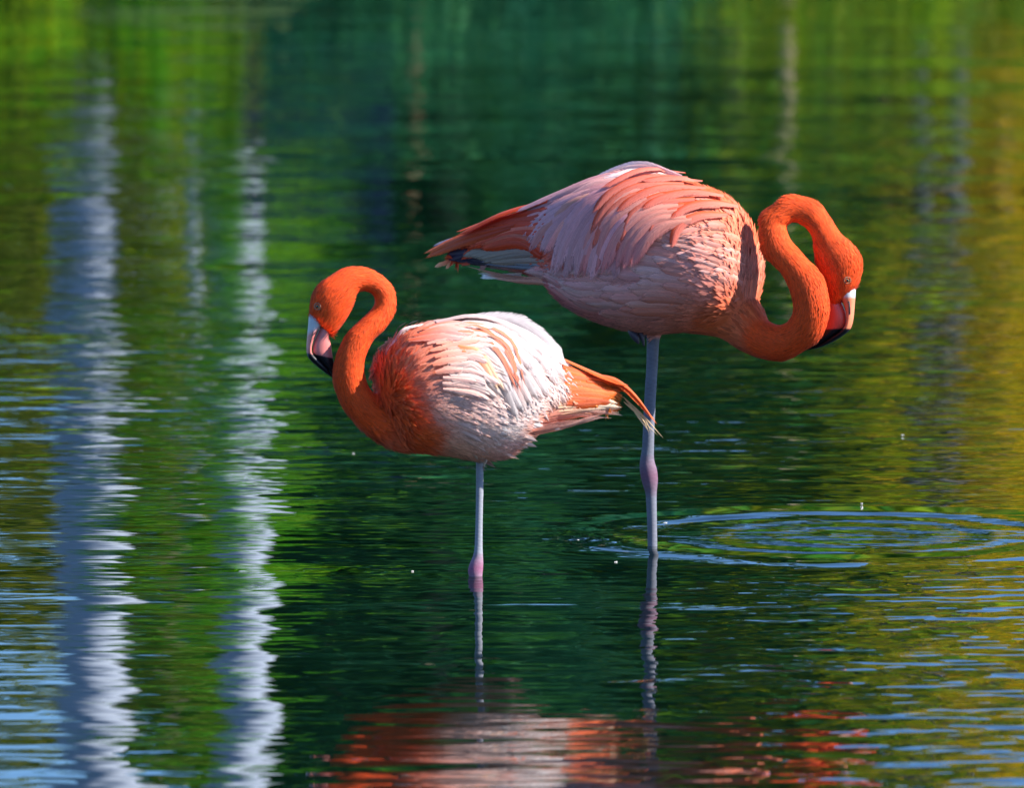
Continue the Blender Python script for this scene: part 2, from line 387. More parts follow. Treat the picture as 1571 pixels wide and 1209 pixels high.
tree(225, 40.9, 1.2, 0.5, G_lime, 'knee high lime bush between the feet of the palms', 0.1, 2600, 0.035, None, 0.02, 33, None, 'leafy_bush', 'bush')
tree(330, 44.2, 5.4, 1.5, G_bright, 'tall green tree just behind the second palm', 0.3, 12000, 0.05, None, 0.07, 9)
tree(520, 44.4, 6.6, 2.0, G_dark, 'dark bluish green tree standing behind the teal slatted fence', 0.3, 14000, 0.055, None, 0.09, 10)
tree(690, 44.2, 6.8, 2.1, G_dark, 'dark green tree behind the rust brown post', 0.3, 14000, 0.055, None, 0.09, 11)
tree(860, 44.2, 6.8, 2.1, G_dark+G_mid[:1], 'dense dark green tree mirrored above the larger bird\'s tail', 0.3, 14000, 0.055, None, 0.09, 12)
tree(1000, 44.9, 6.4, 1.8, G_mid+G_olive, 'mid green tree mirrored above the larger bird\'s back', 0.3, 13000, 0.055, None, 0.09, 13)
tree(1130, 44.6, 4.8, 1.1, G_lime+G_mid[2:], 'yellowish green tree behind the beige post', 0.3, 11000, 0.05, None, 0.06, 14)
tree(1258, 45.0, 5.8, 1.2, G_dark+G_mid[:1], 'dark olive tree right behind the beige post', 0.3, 12000, 0.055, None, 0.08, 15)
tree(1362, 45.2, 5.2, 1.0, G_lime, 'lime green sunlit tree beside the grey trunked tree', 0.3, 12000, 0.05, None, 0.06, 16)
tree(1412, 43.8, 5.4, 1.2, G_lime, 'slender grey trunked tree with thin yellow green leaves', 2.2, 3500, 0.05, M_greybark, 0.035, 17)
tree(1470, 43.9, 5.4, 1.1, G_lime+G_gold[:1], 'blue grey trunked tree beside the golden tree', 2.2, 3500, 0.05, M_greybark, 0.05, 18)
tree(1545, 44.9, 5.4, 1.8, G_gold, 'golden yellow tree glowing in the sun at the bank', 0.25, 14000, 0.05, None, 0.08, 19)
tree(1700, 48.0, 5.4, 2.0, G_gold+G_lime, 'yellow green tree next beyond the golden tree', 0.25, 11000, 0.055, None, 0.08, 20)
tree(1880, 50.0, 5.6, 2.2, G_mid+G_lime, 'broad mid green tree past the golden tree', 0.3, 11000, 0.06, None, 0.09, 21)
tree(-330, 45.0, 5.6, 2.2, G_mid, 'round green tree across the sky gap from the palms', 0.3, 9000, 0.06, None, 0.09, 22)
tree(-560, 45.0, 6.6, 2.4, G_dark, 'tall dark tree beyond the sky gap', 0.3, 9000, 0.06, None, 0.09, 23)

for i_, (px_, y_, h_, w_, pal_, lab_) in enumerate((
        (-780, 44.0, 6.0, 2.3, G_mid, 'mid green tree left of the tall dark tree, well beyond the sky gap'), (-1020, 45.5, 6.8, 2.5, G_dark, 'dark tree beside the leftward mid green tree on the bank'),
        (-1280, 44.5, 5.6, 2.4, G_bright, 'bright green tree well left along the bank'), (-1540, 45.5, 6.8, 2.6, G_mid, 'broad green tree past the bright green one along the bank'),
        (-1820, 45.0, 6.4, 2.6, G_dark, 'dark broad tree far left along the bank'), (-2120, 46.0, 6.6, 2.8, G_mid, 'last wide green tree far left along the bank'),
        (2120, 49.5, 5.8, 2.5, G_lime, 'lime green tree well right along the bank'), (2380, 50.5, 6.0, 2.6, G_mid, 'mid green tree farther right along the bank'), (2660, 50.0, 6.2, 2.6, G_olive, 'olive tree far right along the bank'))):
    tree(px_, y_, h_, w_, pal_, lab_, 0.3, 8000, 0.07, None, 0.1, 40+i_)

# a low hedge of ground cover that nobody could count, along the bank
rng0 = np.random.default_rng(77)
for x0, x1, pal, nn, hh, lab in ((-9, -1.05, G_bright+G_lime, 70, 0.30, 'low bright leafy ground cover by the palms'), (-1.05, 0.75, G_dark, 60, 0.30, 'low dark leafy ground cover under the shady trees'),
                             (0.75, 9, G_olive+G_mid+G_lime[:1], 80, 0.24, 'low yellow green ground cover under the sunny trees')):
    hc = []
    for i in range(nn):
        x = rng0.uniform(x0, x1) if i % 3 == 0 else rng0.uniform(max(x0, -3.2), min(x1, 3.2)); y = rng0.uniform(39.7, 44.5) if i % 2 else rng0.uniform(39.35, 40.2); rr = rng0.uniform(0.12, hh)
        hc.append((x, y, float(bank_h(np.array(x), np.array(y)))+rr*0.6, rr*1.3, rr, rr))
    tag(link('ground_cover', leaf_mesh('ground_cover', hc, 20000, 0.04, pal, rng0), M_leaf), lab, 'plants', None, 'stuff')
# the wood farther back, one mass
wc = []
for i in range(480):
    x = rng0.uniform(-26, 26) if i % 2 == 0 else rng0.uniform(-1.5, 6); hmax = (6.2 if x < 1.5 else 4.8) if x > -1.7 else 3.6
    if -2.9 < x < -1.9: hmax = 2.6
    wc.append((x, rng0.uniform(52, 59), rng0.uniform(0.6, hmax), 1.3, 1.0, 0.95))
tag(link('distant_wood', leaf_mesh('distant_wood', wc, 120000, 0.16, G_dark+G_mid, rng0), M_leaf), 'shady wood far behind the lakeside trees', 'wood', None, 'stuff')

# teal fence with slats, posts
def box_mesh(name, sx, sy, sz, bev=0.004):
    import bmesh
    bm = bmesh.new(); bmesh.ops.create_cube(bm, size=1.0)
    bmesh.ops.scale(bm, vec=(sx, sy, sz), verts=bm.verts)
    bmesh.ops.bevel(bm, geom=bm.edges[:], offset=bev, segments=1, affect='EDGES')
    me = bpy.data.meshes.new(name); bm.to_mesh(me); bm.free(); return me
fx = bx(485, 39.95); fz = float(bank_h(np.array(fx), np.array(39.95)))
fence = tag(empty('slat_fence', (fx, 39.95, fz)), 'low dark teal fence of horizontal slats in front of the dark trees', 'fence')
ms = box_mesh('slat', 0.66, 0.03, 0.085); ms.materials.append(M_slat)
for i in range(7):
    o = link('slat', ms, None, fence); o.location = (0, -0.02, 0.12+0.125*i); o.rotation_euler = (0, 0.01*(i % 2), 0)
mp = box_mesh('post', 0.06, 0.06, 1.1); mp.materials.append(M_slat)
for s in (-1, 1):
    o = link('post', mp, None, fence); o.location = (0.27*s, 0.028, 0.45)
def post(px, y, h, r, mat, label):
    x = bx(px, y); z0 = float(bank_h(np.array(x), np.array(y)))-0.1
    zz = np.array([0, 0.02, h*0.5, h-0.03, h-0.005, h]); rr = r*np.array([1, 1.02, 0.97, 0.95, 0.85, 0.3])
    t = tag(empty('wooden_post', (x, y, z0)), label, 'post')
    link('post_shaft', tube_mesh('post_shaft', [(np.stack([0.02*zz, 0*zz, zz], -1), rr)], 12), mat, t)
    link('rope_band', tube_mesh('rope_band', [(np.stack([0.02*h*0.8+0*np.arange(4.), 0*np.arange(4.), h*0.78+0.02*np.arange(4.)], -1), r*np.array([0.9, 1.12, 1.12, 0.9]))], 12), M_beige, t)
post(630, 41.0, 0.5, 0.035, M_rust, 'short rust brown wooden post on the shaded bank')
post(1203, 41.0, 0.55, 0.035, M_beige, 'short beige wooden post on the sunny bank')

# ------------------------------------------------------------------ flamingos
class Bird:
    def __init__(s, name, anchor, yaw, label):
        g = ground(*anchor); s.a = anchor; s.g = g; s.yaw = yaw
        s.root = tag(empty(name, g, yaw), label, 'flamingo', None)
        s.M = Matrix.Translation(g) @ Matrix.Rotation(yaw, 4, 'Z'); s.Mi = s.M.inverted()
        s.K = F/math.hypot(g.y, HCAM); s.cy = math.cos(yaw)
        s.Vs, s.Fs, s.off = [], [], 0
        s.flow = []; s.rng = np.random.default_rng(int(anchor[0]))
        s.nfe = 0; s.sgn = 1
    def P(s, px, py, yd=0.0):
        """photo position + the bird's own depth (photo px from its midline) -> the bird's own space"""
        o, d = ray(px, py); o = s.Mi @ o; d = s.Mi.to_3x3() @ d
        t = (yd/s.K-o.y)/d.y
        return np.array(o+d*t)
    def px(s, V):
        """the bird's own space -> side view, in photo px"""
        V = np.asarray(V); wx = V[..., 0]*math.cos(s.yaw)-V[..., 1]*math.sin(s.yaw); wy = V[..., 0]*math.sin(s.yaw)+V[..., 1]*math.cos(s.yaw)
        return s.a[0]+wx*s.K, s.a[1]-(V[..., 2]+wy*0.105)*s.K
    def loft(s, rings, n=60, nseg=28, store=True):
        """rings: (ax,ay,bx,by,half depth,mid depth) in photo px"""
        R = catmull(rings, n); V = []
        th = np.linspace(0, 2*math.pi, nseg, endpoint=False)
        for r in R:
            A = s.P(r[0], r[1], r[5]); B = s.P(r[2], r[3], r[5]); c = (A+B)/2; e = (A-B)/2
            hd = max(r[4], 0.3)/s.K
            V.append(c+np.cos(th)[:, None]*e+np.sin(th)[:, None]*np.array([0, hd, 0]))
        mids = [V[0].mean(0), V[-1].mean(0)]
        V = np.vstack(V+[np.array(mids)]); Q = grid_faces(n, nseg); c0 = n*nseg; q = np.arange(nseg); q2 = (q+1) % nseg
        caps = np.vstack([np.stack([q2, q, q*0+c0], -1), np.stack([(n-1)*nseg+q, (n-1)*nseg+q2, q*0+c0+1], -1)])
        if store: s.Vs.append(V); s.Fs.append([list(f) for f in Q+s.off]+[list(f) for f in caps+s.off]); s.off += len(V)
        return V, Q, caps
    def make_body(s, colfn, voxel=0.0024):
        me = bpy.data.meshes.new('body'); me.from_pydata(np.vstack(s.Vs).tolist(), [], sum(s.Fs, []))
        import bmesh
        tmp = bpy.data.objects.new('tmp', me); COL.objects.link(tmp)
        md = tmp.modifiers.new('r', 'REMESH'); md.mode = 'VOXEL'; md.voxel_size = voxel; md.use_smooth_shade = True
        sm = tmp.modifiers.new('s', 'SMOOTH'); sm.iterations = 6; sm.factor = 0.5
        dg = bpy.context.evaluated_depsgraph_get(); dg.update()
        out = bpy.data.meshes.new_from_object(tmp.evaluated_get(dg)); bpy.data.objects.remove(tmp); out.name = 'body'
        n = len(out.vertices); V = np.empty(n*3, np.float32); out.vertices.foreach_get('co', V); V = V.reshape(-1, 3)
        N = np.empty(n*3, np.float32); out.vertices.foreach_get('normal', N); N = N.reshape(-1, 3)
        a = out.attributes.new('Col', 'FLOAT_COLOR', 'POINT'); c = np.ones((n, 4), np.float32)
        c[:, :3] = colfn(*s.px(V), V); a.data.foreach_set('color', c.ravel())
        s.body = link('body', out, M_body, s.root)
        s.bv, s.bn = V, N
        s.bvh = BVHTree.FromPolygons(V.tolist(), [tuple(p.vertices) for p in out.polygons])
        out.calc_loop_triangles(); m = len(out.loop_triangles); T = np.empty(m*3, np.int32); out.loop_triangles.foreach_get('vertices', T); s.tri = T.reshape(-1, 3)
    def hit(s, px, py, side=-1):
        a = s.P(px, py, 200*side); b = s.P(px, py, -200*side); d = Vector(b-a).normalized()
        loc, nor, i, dist = s.bvh.ray_cast(Vector(a), d)
        if loc is None: return None
        return np.array(loc), np.array(nor)
    def feather(s, parent, pts, w, c0, c1, lift=(0.5, 3.5), point=0.0, side=-1, n=13, cup=0.22, edge=None, low=None, keep=True):
        """one feather lying along a curve over the body; pts in photo px, root first"""
        C = catmull(pts, n) if len(pts) > 2 else np.linspace(pts[0], pts[1], n)
        L = np.linalg.norm(np.diff(C, axis=0), axis=1).sum()
        pos, nor = [], []
        last = None
        for q in C:
            h = s.hit(q[0], q[1], side)
            if h is not None and abs(h[1][1]) < 0.15: h = None if last is not None else h
            if h is not None and last is not None and abs(h[0][1]-last[0][1])*s.K > 26: h = None
            if h is None:
                if last is None: yl = 0.0; nr = np.array([0, float(side), 0])
                else: yl = last[0][1]*s.K; nr = last[1]
                pos.append(s.P(q[0], q[1], yl)); nor.append(nr)
            else: pos.append(h[0]); nor.append(h[1]); last = h
        pos = np.array(pos); nor = np.array(nor)
        for _ in range(3):
            pos[1:-1, 1] = 0.25*pos[:-2, 1]+0.5*pos[1:-1, 1]+0.25*pos[2:, 1]
            nor[1:-1] = 0.25*nor[:-2]+0.5*nor[1:-1]+0.25*nor[2:]
        nor /= np.linalg.norm(nor, axis=1)[:, None]
        T = np.gradient(pos, axis=0); T /= np.linalg.norm(T, axis=1)[:, None]+1e-12
        B = np.cross(T, nor); B /= np.linalg.norm(B, axis=1)[:, None]+1e-12
        t = np.linspace(0, 1, n)
        if point > 0.5: wd = (0.35+0.65*np.minimum(1, t*2.5))*(1-t**2.2)
        else: wd = (0.45+0.55*np.sin(np.minimum(t*1.7, 1)*math.pi/2))*np.sqrt(np.clip(1-t**5, 0, 1))
        wd = np.maximum(wd, 0.04)*w/s.K
        up = (lift[0]+(lift[1]-lift[0])*t**1.2)/s.K
        ss = np.array([-1, -0.55, -0.12, 0.12, 0.55, 1.0]); V = []; UV = []; CC = []
        jl = 1+s.rng.normal(0, 0.07, (n, 2)); ph = s.rng.random()*50
        c0 = np.asarray(c0, float); c1 = np.asarray(c1, float); ed = c1 if edge is None else np.asarray(edge, float)
        for i in range(n):
            for j, q in enumerate(ss):
                f = jl[i, 0] if j == 0 else jl[i, 1] if j == 5 else 1.0
                V.append(pos[i]+B[i]*q*wd[i]*f+nor[i]*(up[i]-cup*q*q*wd[i]+(0.0006 if abs(q) < 0.2 else 0)))
                UV.append((t[i]*L-abs(q)*w*1.3+ph, q*w*0.16+ph))
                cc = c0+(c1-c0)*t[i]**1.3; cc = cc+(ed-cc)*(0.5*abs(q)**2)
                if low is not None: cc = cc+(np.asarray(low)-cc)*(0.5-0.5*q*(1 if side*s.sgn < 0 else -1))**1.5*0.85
                if abs(q) < 0.2: cc = cc*0.93+0.04
                CC.append((*cc, max(abs(q)**2, t[i]**5)))
        me = fast_mesh('feather', np.array(V), grid_faces(n, 6, False), np.clip(np.array(CC), 0.003, [0.93, 0.93, 0.93, 1.0]), UV)
        if keep:
            o = link('feather', me, M_feather, parent); s.nfe += 1; return o
        return me
    def fan(s, parent, A, B, n, w, c0, c1, lift=(0.5, 3.5), jit=3.0, alt=None, **kw):
        A = np.array(A, float); B = np.array(B, float)
        for i in range(n):
            f = i/max(n-1, 1); p = A+(B-A)*f+s.rng.normal(0, jit, A.shape)*np.linspace(0.6, 1.0, len(A))[:, None]
            a, b = c0, c1
            if alt and s.rng.random() < alt[0]: a, b = alt[1], alt[2]
            k = 1+0.12*s.rng.normal(); ww = w*(0.85+0.3*s.rng.random())
            s.feather(parent, p, ww, np.array(a)*k, np.array(b)*k, (lift[0]+0.13*i, lift[1]+0.13*i), **kw)
    def idw(s, pts, qx, qy, p=3.0, soft=8.0):
        pts = np.asarray(pts, float); qx = np.asarray(qx, float); qy = np.asarray(qy, float)
        num = 0; den = 0
        for r in pts:
            w = 1.0/((qx-r[0])**2+(qy-r[1])**2+soft*soft)**(p/2*1.0)
            num = num+w[..., None]*r[2:]; den = den+w
        return num/den[..., None]
    def dirpx(s, x, y):
        d = s.idw(s.flow, x, y, 3.2, 6.0); return d/(np.linalg.norm(d, axis=-1)[..., None]+1e-9)
    def patch(s, parent, poly, step, length, w, colfn, lift=(0.6, 3.2), jitc=0.14, whit=0.25, **kw):
        """feathers shingled over a region, in rows, following the lie of the plumage"""
        xs = [p[0] for p in poly]; ys = [p[1] for p in poly]; n = 0
        y = min(ys); row = 0
        def inside(x, y):
            c = False; j = len(poly)-1
            for i in range(len(poly)):
                if (poly[i][1] > y) != (poly[j][1] > y) and x < (poly[j][0]-poly[i][0])*(y-poly[i][1])/(poly[j][1]-poly[i][1])+poly[i][0]: c = not c
                j = i
            return c
        while y < max(ys):
            x = min(xs)+(row % 2)*step[0]/2
            while x < max(xs):
                qx = x+s.rng.normal(0, step[0]*0.18); qy = y+s.rng.normal(0, step[1]*0.18)
                if inside(qx, qy) and s.hit(qx, qy):
                    L = length*(0.75+0.5*s.rng.random()); P_ = [np.array([qx, qy])]
                    for _ in range(3):
                        d = s.dirpx(*P_[-1]); P_.append(P_[-1]+d*L/3)
                    c = colfn(np.array(qx), np.array(qy), None)*(1+jitc*s.rng.normal())
                    c1 = c+(np.array((0.86, 0.60, 0.56))-c)*whit*s.rng.random()*1.6
                    s.feather(parent, P_, w*(0.8+0.4*s.rng.random()), c, c1, (lift[0], lift[1]*(0.8+0.4*s.rng.random())), n=9, **kw); n += 1
                x += step[0]
            y += step[1]; row += 1
        return n
    def fluff(s, name, n, keepfn, sizefn, colfn, lift=0.35, wr=0.32):
        """thousands of short contour feathers over the skin, one mesh"""
        A = s.bv[s.tri]; area = np.linalg.norm(np.cross(A[:, 1]-A[:, 0], A[:, 2]-A[:, 0]), axis=1)
        cx, cy = s.px(A.mean(1)); wgt = area*keepfn(cx, cy, A.mean(1)); idx = s.rng.choice(len(A), n, p=wgt/wgt.sum())
        b = s.rng.dirichlet((1, 1, 1), n); p = (A[idx]*b[:, :, None]).sum(1); nr = (s.bn[s.tri[idx]]*b[:, :, None]).sum(1)
        nr /= np.linalg.norm(nr, axis=1)[:, None]+1e-9
        x, y = s.px(p); d2 = s.dirpx(x, y)+s.rng.normal(0, 0.14, (n, 2))
        # side-view direction into the bird's space, laid into the surface
        d = np.stack([d2[:, 0]*math.cos(s.yaw), 0*d2[:, 0], -d2[:, 1]], -1)
        d -= nr*(d*nr).sum(1)[:, None]; d /= np.linalg.norm(d, axis=1)[:, None]+1e-9
        bn = np.cross(d, nr); L = (sizefn(x, y)*(0.6+0.8*s.rng.random(n))/s.K)[:, None]; w = L*wr*(0.7+0.6*s.rng.random(n))[:, None]
        up = nr*L*lift*(0.4+1.0*s.rng.random(n))[:, None]
        b0 = p+nr*0.0002
        V = np.stack([b0-bn*w*0.35, b0+bn*w*0.35, b0+d*L*0.6+bn*w+up*0.35-nr*w*0.1, b0+d*L*0.6+up*0.5, b0+d*L*0.6-bn*w+up*0.35-nr*w*0.1, b0+d*L+up], 1)
        Q = np.array([[0, 1, 2, 3], [0, 3, 4, 0], [3, 2, 5, 3], [4, 3, 5, 4]])
        T3 = np.array([[0, 1, 3], [1, 2, 3], [0, 3, 4], [3, 2, 5], [4, 3, 5]])
        Fc = (np.arange(n)[:, None, None]*6+T3[None]).reshape(-1, 3)
        c = colfn(x, y, p); k = (1+0.16*s.rng.normal(size=(n, 1))); c = c*k
        tipc = c+(np.array((0.92, 0.42, 0.30))-c)*(0.04+0.10*s.rng.random((n, 1)))
        CC = np.stack([c*0.95, c*0.95, c, c, c, tipc], 1)
        CC = np.concatenate([CC, np.broadcast_to(np.array([0, 0, .75, .1, .75, .85])[None, :, None], (n, 6, 1))], -1).reshape(-1, 4)
        uvs = np.stack([s.rng.random(n)*60, s.rng.random(n)*60], -1)[:, None]+np.array([[0, 0], [0, 1], [6, 2], [6, 0], [6, -2], [12, 0]])[None]
        me = fast_mesh(name, V.reshape(-1, 3), Fc, np.clip(CC, 0.003, 0.96), uvs.reshape(-1, 2))
        own = np.empty(len(me.vertices)*3, np.float32); me.vertices.foreach_get('normal', own); own = own.reshape(-1, 3)
        sn = np.repeat(nr, 6, 0); own *= np.sign((own*sn).sum(1, keepdims=True)+1e-6)
        sn = 0.78*sn+0.22*own; sn /= np.linalg.norm(sn, axis=1)[:, None]+1e-9
        me.normals_split_custom_set_from_vertices(sn.tolist())
        o = link(name, me, M_fluff, s.root)
        o["kind"] = "stuff"; return o
    def bill(s, upper, lower, colfn, nostril):
        b = None
        for nm, rings in (('upper_bill', upper), ('lower_bill', lower)):
            V, Q, caps = s.loft(rings, 70, 22, False)
            x, y = s.px(V); c = colfn(x, y, nm)
            Fc = np.vstack([Q, np.hstack([caps, caps[:, 2:]])]) if False else Q
            link(nm, fast_mesh(nm, V, Q, c), M_bill, s.root)
        V, Q, caps = s.loft(nostril, 14, 8, False)
        link('nostril', fast_mesh('nostril', V, Q), M_pupil, s.root)
    def eye(s, px, py, r):
        h = s.hit(px, py); p, n = h
        import bmesh
        for sc, nm, mt, off, par in ((1.0, 'eye', M_iris, -0.75, None), (0.5, 'pupil', M_pupil, 0.12, 'e')):
            bm = bmesh.new(); bmesh.ops.create_uvsphere(bm, u_segments=20, v_segments=12, radius=r*sc/s.K)
            me = bpy.data.meshes.new(nm); bm.to_mesh(me); bm.free()
            for f in me.polygons: f.use_smooth = True
            if par: o = link(nm, me, mt, e); o.location = n*(r*0.66)/s.K
            else: e = o = link(nm, me, mt, s.root); o.location = p+n*r*off/s.K
        # a ring of pale bare skin round the eye
        th = np.linspace(0, 2*math.pi, 24, endpoint=False); u = np.cross(n, (0, 0, 1)); u /= np.linalg.norm(u); v = np.cross(n, u)
        ph = np.linspace(0, 2*math.pi, 8, endpoint=False); R = r*1.0/s.K; q = r*0.28/s.K
        V = [(np.cos(a)*u+np.sin(a)*v)*(R+q*math.cos(b))+n*(q*math.sin(b)+0.65*r/s.K) for a in th for b in ph]
        Qf = [[i*8+j, ((i+1) % 24)*8+j, ((i+1) % 24)*8+(j+1) % 8, i*8+(j+1) % 8] for i in range(24) for j in range(8)]
        link('eye_ring', fast_mesh('eye_ring', np.array(V), Qf, np.tile((0.42, 0.16, 0.08), (len(V), 1))), M_bill, e)

OR = (0.86, 0.085, 0.011)

# ---------------------------------------------------- smaller bird, facing left
L = Bird('flamingo', (731, 884), math.radians(14), 'smaller flamingo with white back standing on one thin leg, facing left'); L.sgn = -1
L.loft([(577, 572, 579, 612, 22, 0), (584, 548, 592, 650, 55, 0), (605, 519, 610, 684, 78, 0), (640, 502, 640, 693, 92, 0), (680, 494, 682, 698, 98, 0),
        (730, 492, 728, 705, 98, 0), (775, 499, 768, 702, 90, 0), (812, 515, 798, 684, 76, 0), (845, 539, 828, 657, 56, 0), (872, 560, 868, 643, 38, 0),
        (905, 579, 900, 638, 22, 0), (935, 596, 930, 630, 9, 0)], 80, 40)
NL = [(650, 694, 650, 580, 50, 0), (604, 688, 602, 612, 36, 0), (567, 668, 580, 608, 29, 0), (533, 636, 566, 594, 25, -2), (517, 605, 560, 578, 23, -4),
      (511, 576, 558, 560, 23, -6), (517, 544, 562, 542, 22, -8), (533, 512, 574, 520, 21, -8), (556, 489, 592, 501, 20, -6), (572, 472, 604.5, 479, 18, -3),
      (575.5, 460, 606.5, 458, 17, 0), (570, 450.5, 599, 436, 17, 4), (558, 446.5, 578, 417.5, 17, 8), (548, 450, 553, 409.5, 19, 11),
      (543, 460, 527, 412, 22, 13), (540, 471, 506, 424, 25, 14), (534, 483, 489, 437, 25, 14), (526, 496, 479, 453, 23, 14), (516, 509, 475.5, 471, 18, 14),
      (509, 516, 474.5, 484, 14, 14), (505, 513, 477, 488, 9, 14)]
L.loft(NL, 150, 28)
# leg: thigh feather stub, tibia, ankle, then under water the shank and foot
L.loft([(744, 690, 728, 690, 12, 0), (744, 702, 729, 702, 9, 0), (742, 712, 730, 712, 6.4, 0), (741.5, 760, 730, 760, 5.8, 0), (740.5, 810, 729, 810, 5.8, 0), (740.5, 838, 728, 838, 6, 0),
        (741, 852, 726, 852, 7.5, 0), (741.5, 864, 721, 864, 9.5, 0), (741, 874, 718, 874, 10, 0), (740, 884, 719, 884, 9, 0), (739, 900, 724, 900, 7, 0),
        (738, 930, 727, 930, 6, 0), (737, 1080, 726, 1080, 6, 0), (738, 1128, 726, 1128, 7, 0), (740, 1138, 724, 1138, 7, 0)], 110, 16)
for dx, dy_ in ((-60, 0), (-48, -34), (-48, 34)):
    L.loft([(734, 1126, 732, 1138, 6, 0), (732+dx*0.5, 1130, 731+dx*0.5, 1139, 5, dy_*0.5), (732+dx, 1135, 731+dx, 1140, 3, dy_)], 16, 10)

L_cols = [(600, 600, .88, .085, .010), (620, 640, .84, .09, .012), (590, 560, .88, .10, .02), (610, 525, .88, .22, .10), (650, 510, .86, .40, .30), (660, 560, .88, .24, .12),
          (640, 670, .82, .11, .015), (680, 620, .82, .42, .32), (700, 580, .80, .52, .45), (720, 650, .84, .56, .48), (690, 685, .80, .40, .28), (770, 650, .82, .66, .62), (740, 600, .82, .58, .52),
          (740, 500, .58, .48, .47), (800, 540, .58, .48, .47), (840, 570, .60, .48, .46), (800, 620, .66, .52, .49), (760, 697, .80, .42, .38), (720, 700, .80, .40, .30),
          (810, 665, .85, .36, .26), (830, 650, .85, .30, .2), (900, 590, .86, .24, .04), (930, 610, .86, .24, .04), (870, 635, .86, .38, .26)]
NLm = np.array([((r[0]+r[2])/2, (r[1]+r[3])/2) for r in NL])
def near_neck(m, x, y, r=34):
    d = np.full(np.shape(x), 1e9)
    M_ = catmull(m, 60)
    for q in M_: d = np.minimum(d, np.hypot(np.asarray(x)-q[0], np.asarray(y)-q[1]))
    return np.clip((r-d)/14.0, 0, 1)
def colL(x, y, V):
    c = L.idw(L_cols, x, y, 3.5, 10)
    k = np.maximum(near_neck(NLm[2:], x, y), ((np.asarray(x) < 570)*(np.asarray(y) < 620))*1.0)[..., None]
    c = c*(1-k)+np.array(OR)*k
    leg = np.clip((np.asarray(y)-703)/5, 0, 1)*(np.abs(np.asarray(x)-733) < 90); leg = leg[..., None]
    ank = np.clip(1-np.abs(np.asarray(y)-872)/24, 0, 1)[..., None]**0.6
    lc = np.array((0.26, 0.265, 0.31))*(1-ank)+np.array((0.28, 0.10, 0.18))*ank
    lc = lc*(0.9+0.10*np.sin(np.asarray(y)*1.15)*np.sin(np.asarray(y)*0.23+np.asarray(x)*0.35))[..., None]
    return c*(1-leg)+lc*leg
L.make_body(colL)
def neck_flow(m):
    m = catmull(m, 40); d = m[:-1]-m[1:]; d /= np.linalg.norm(d, axis=1)[:, None]; return [(*((m[i]+m[i+1])/2), *d[i]) for i in range(len(d))]
L.flow = neck_flow(NLm[1:])+[(590, 580, .35, -.9), (600, 630, .8, -.2), (620, 540, .7, -.7), (640, 510, .95, -.3), (700, 495, 1, -.0), (760, 500, 1, .25), (810, 530, .8, .6), (850, 570, .6, .8),
          (640, 670, 1, .1), (660, 560, .9, -.3), (700, 540, .95, -.15), (740, 560, .85, .5), (770, 600, .6, .8), (690, 590, .95, .1), (680, 630, .9, .35), (740, 640, .9, .35), (800, 650, .9, .3),
          (720, 690, .8, .45), (780, 680, .9, .2), (840, 640, 1, 0), (900, 600, .95, .3)]
Wg = empty('wing', (0, 0, 0)); Wg.parent = L.root
Tl = empty('tail', (0, 0, 0)); Tl.parent = L.root
cor = (.78, .095, .010); corL = (.80, .16, .04); whi = (.54, .47, .47); whp = (.62, .41, .37); sal = (.80, .20, .11); crm = (.72, .60, .44)
L.fan(Tl, [(790, 672), (850, 662), (900, 642)], [(800, 650), (875, 634), (950, 630)], 11, 10, sal, (.88, .52, .42), (0, 2), 3, point=1)
L.fan(Tl, [(855, 618), (905, 612), (945, 616)], [(855, 634), (905, 628), (955, 633)], 5, 7, (.85, .42, .25), crm, (2, 4), 2)
L.fan(Tl, [(868, 620), (895, 618), (925, 615)], [(862, 556), (915, 578), (958, 598)], 11, 12, cor, (.80, .13, .015), (3, 5), 3, alt=(.3, corL, cor))
L.fan(Tl, [(900, 590), (945, 598), (975, 622), (998, 648)], [(895, 578), (940, 586), (970, 610), (1003, 656)], 5, 7.5, cor, corL, (5, 7), 2, point=1)
L.fan(Tl, [(955, 612), (985, 640), (1018, 670)], [(960, 618), (980, 642), (992, 662)], 5, 1.6, (.8, .45, .2), (.8, .6, .35), (5, 6), 3, point=1)
# scapulars and long coverts of the wing
L.fan(Wg, [(760, 497), (815, 512), (850, 545), (893, 596)], [(745, 585), (775, 605), (795, 630), (812, 660)], 13, 15, whp, whi, (2, 4.5), 3, alt=(.22, corL, whp), low=(.40, .27, .25))  # low on the white fans: shade between feathers painted as darker lower vanes
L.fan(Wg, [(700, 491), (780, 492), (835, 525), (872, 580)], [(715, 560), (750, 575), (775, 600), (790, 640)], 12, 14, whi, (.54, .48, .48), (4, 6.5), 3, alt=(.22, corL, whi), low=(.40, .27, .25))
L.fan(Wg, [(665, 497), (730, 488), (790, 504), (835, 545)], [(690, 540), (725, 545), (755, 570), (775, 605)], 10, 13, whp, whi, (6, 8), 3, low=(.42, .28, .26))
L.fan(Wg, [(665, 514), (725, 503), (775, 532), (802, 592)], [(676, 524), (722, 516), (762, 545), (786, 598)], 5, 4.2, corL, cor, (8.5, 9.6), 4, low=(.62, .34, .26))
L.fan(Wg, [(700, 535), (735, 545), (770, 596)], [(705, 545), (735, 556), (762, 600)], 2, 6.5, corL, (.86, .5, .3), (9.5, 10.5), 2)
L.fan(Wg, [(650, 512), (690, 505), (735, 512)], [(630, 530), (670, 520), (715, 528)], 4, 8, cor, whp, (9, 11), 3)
L.fan(Wg, [(682, 540), (722, 536), (764, 572)], [(692, 590), (722, 590), (754, 606)], 15, 6.5, (.60, .36, .30), (.62, .50, .46), (7, 9), 7, alt=(.3, (.7, .32, .22), whp), low=(.42, .29, .26))
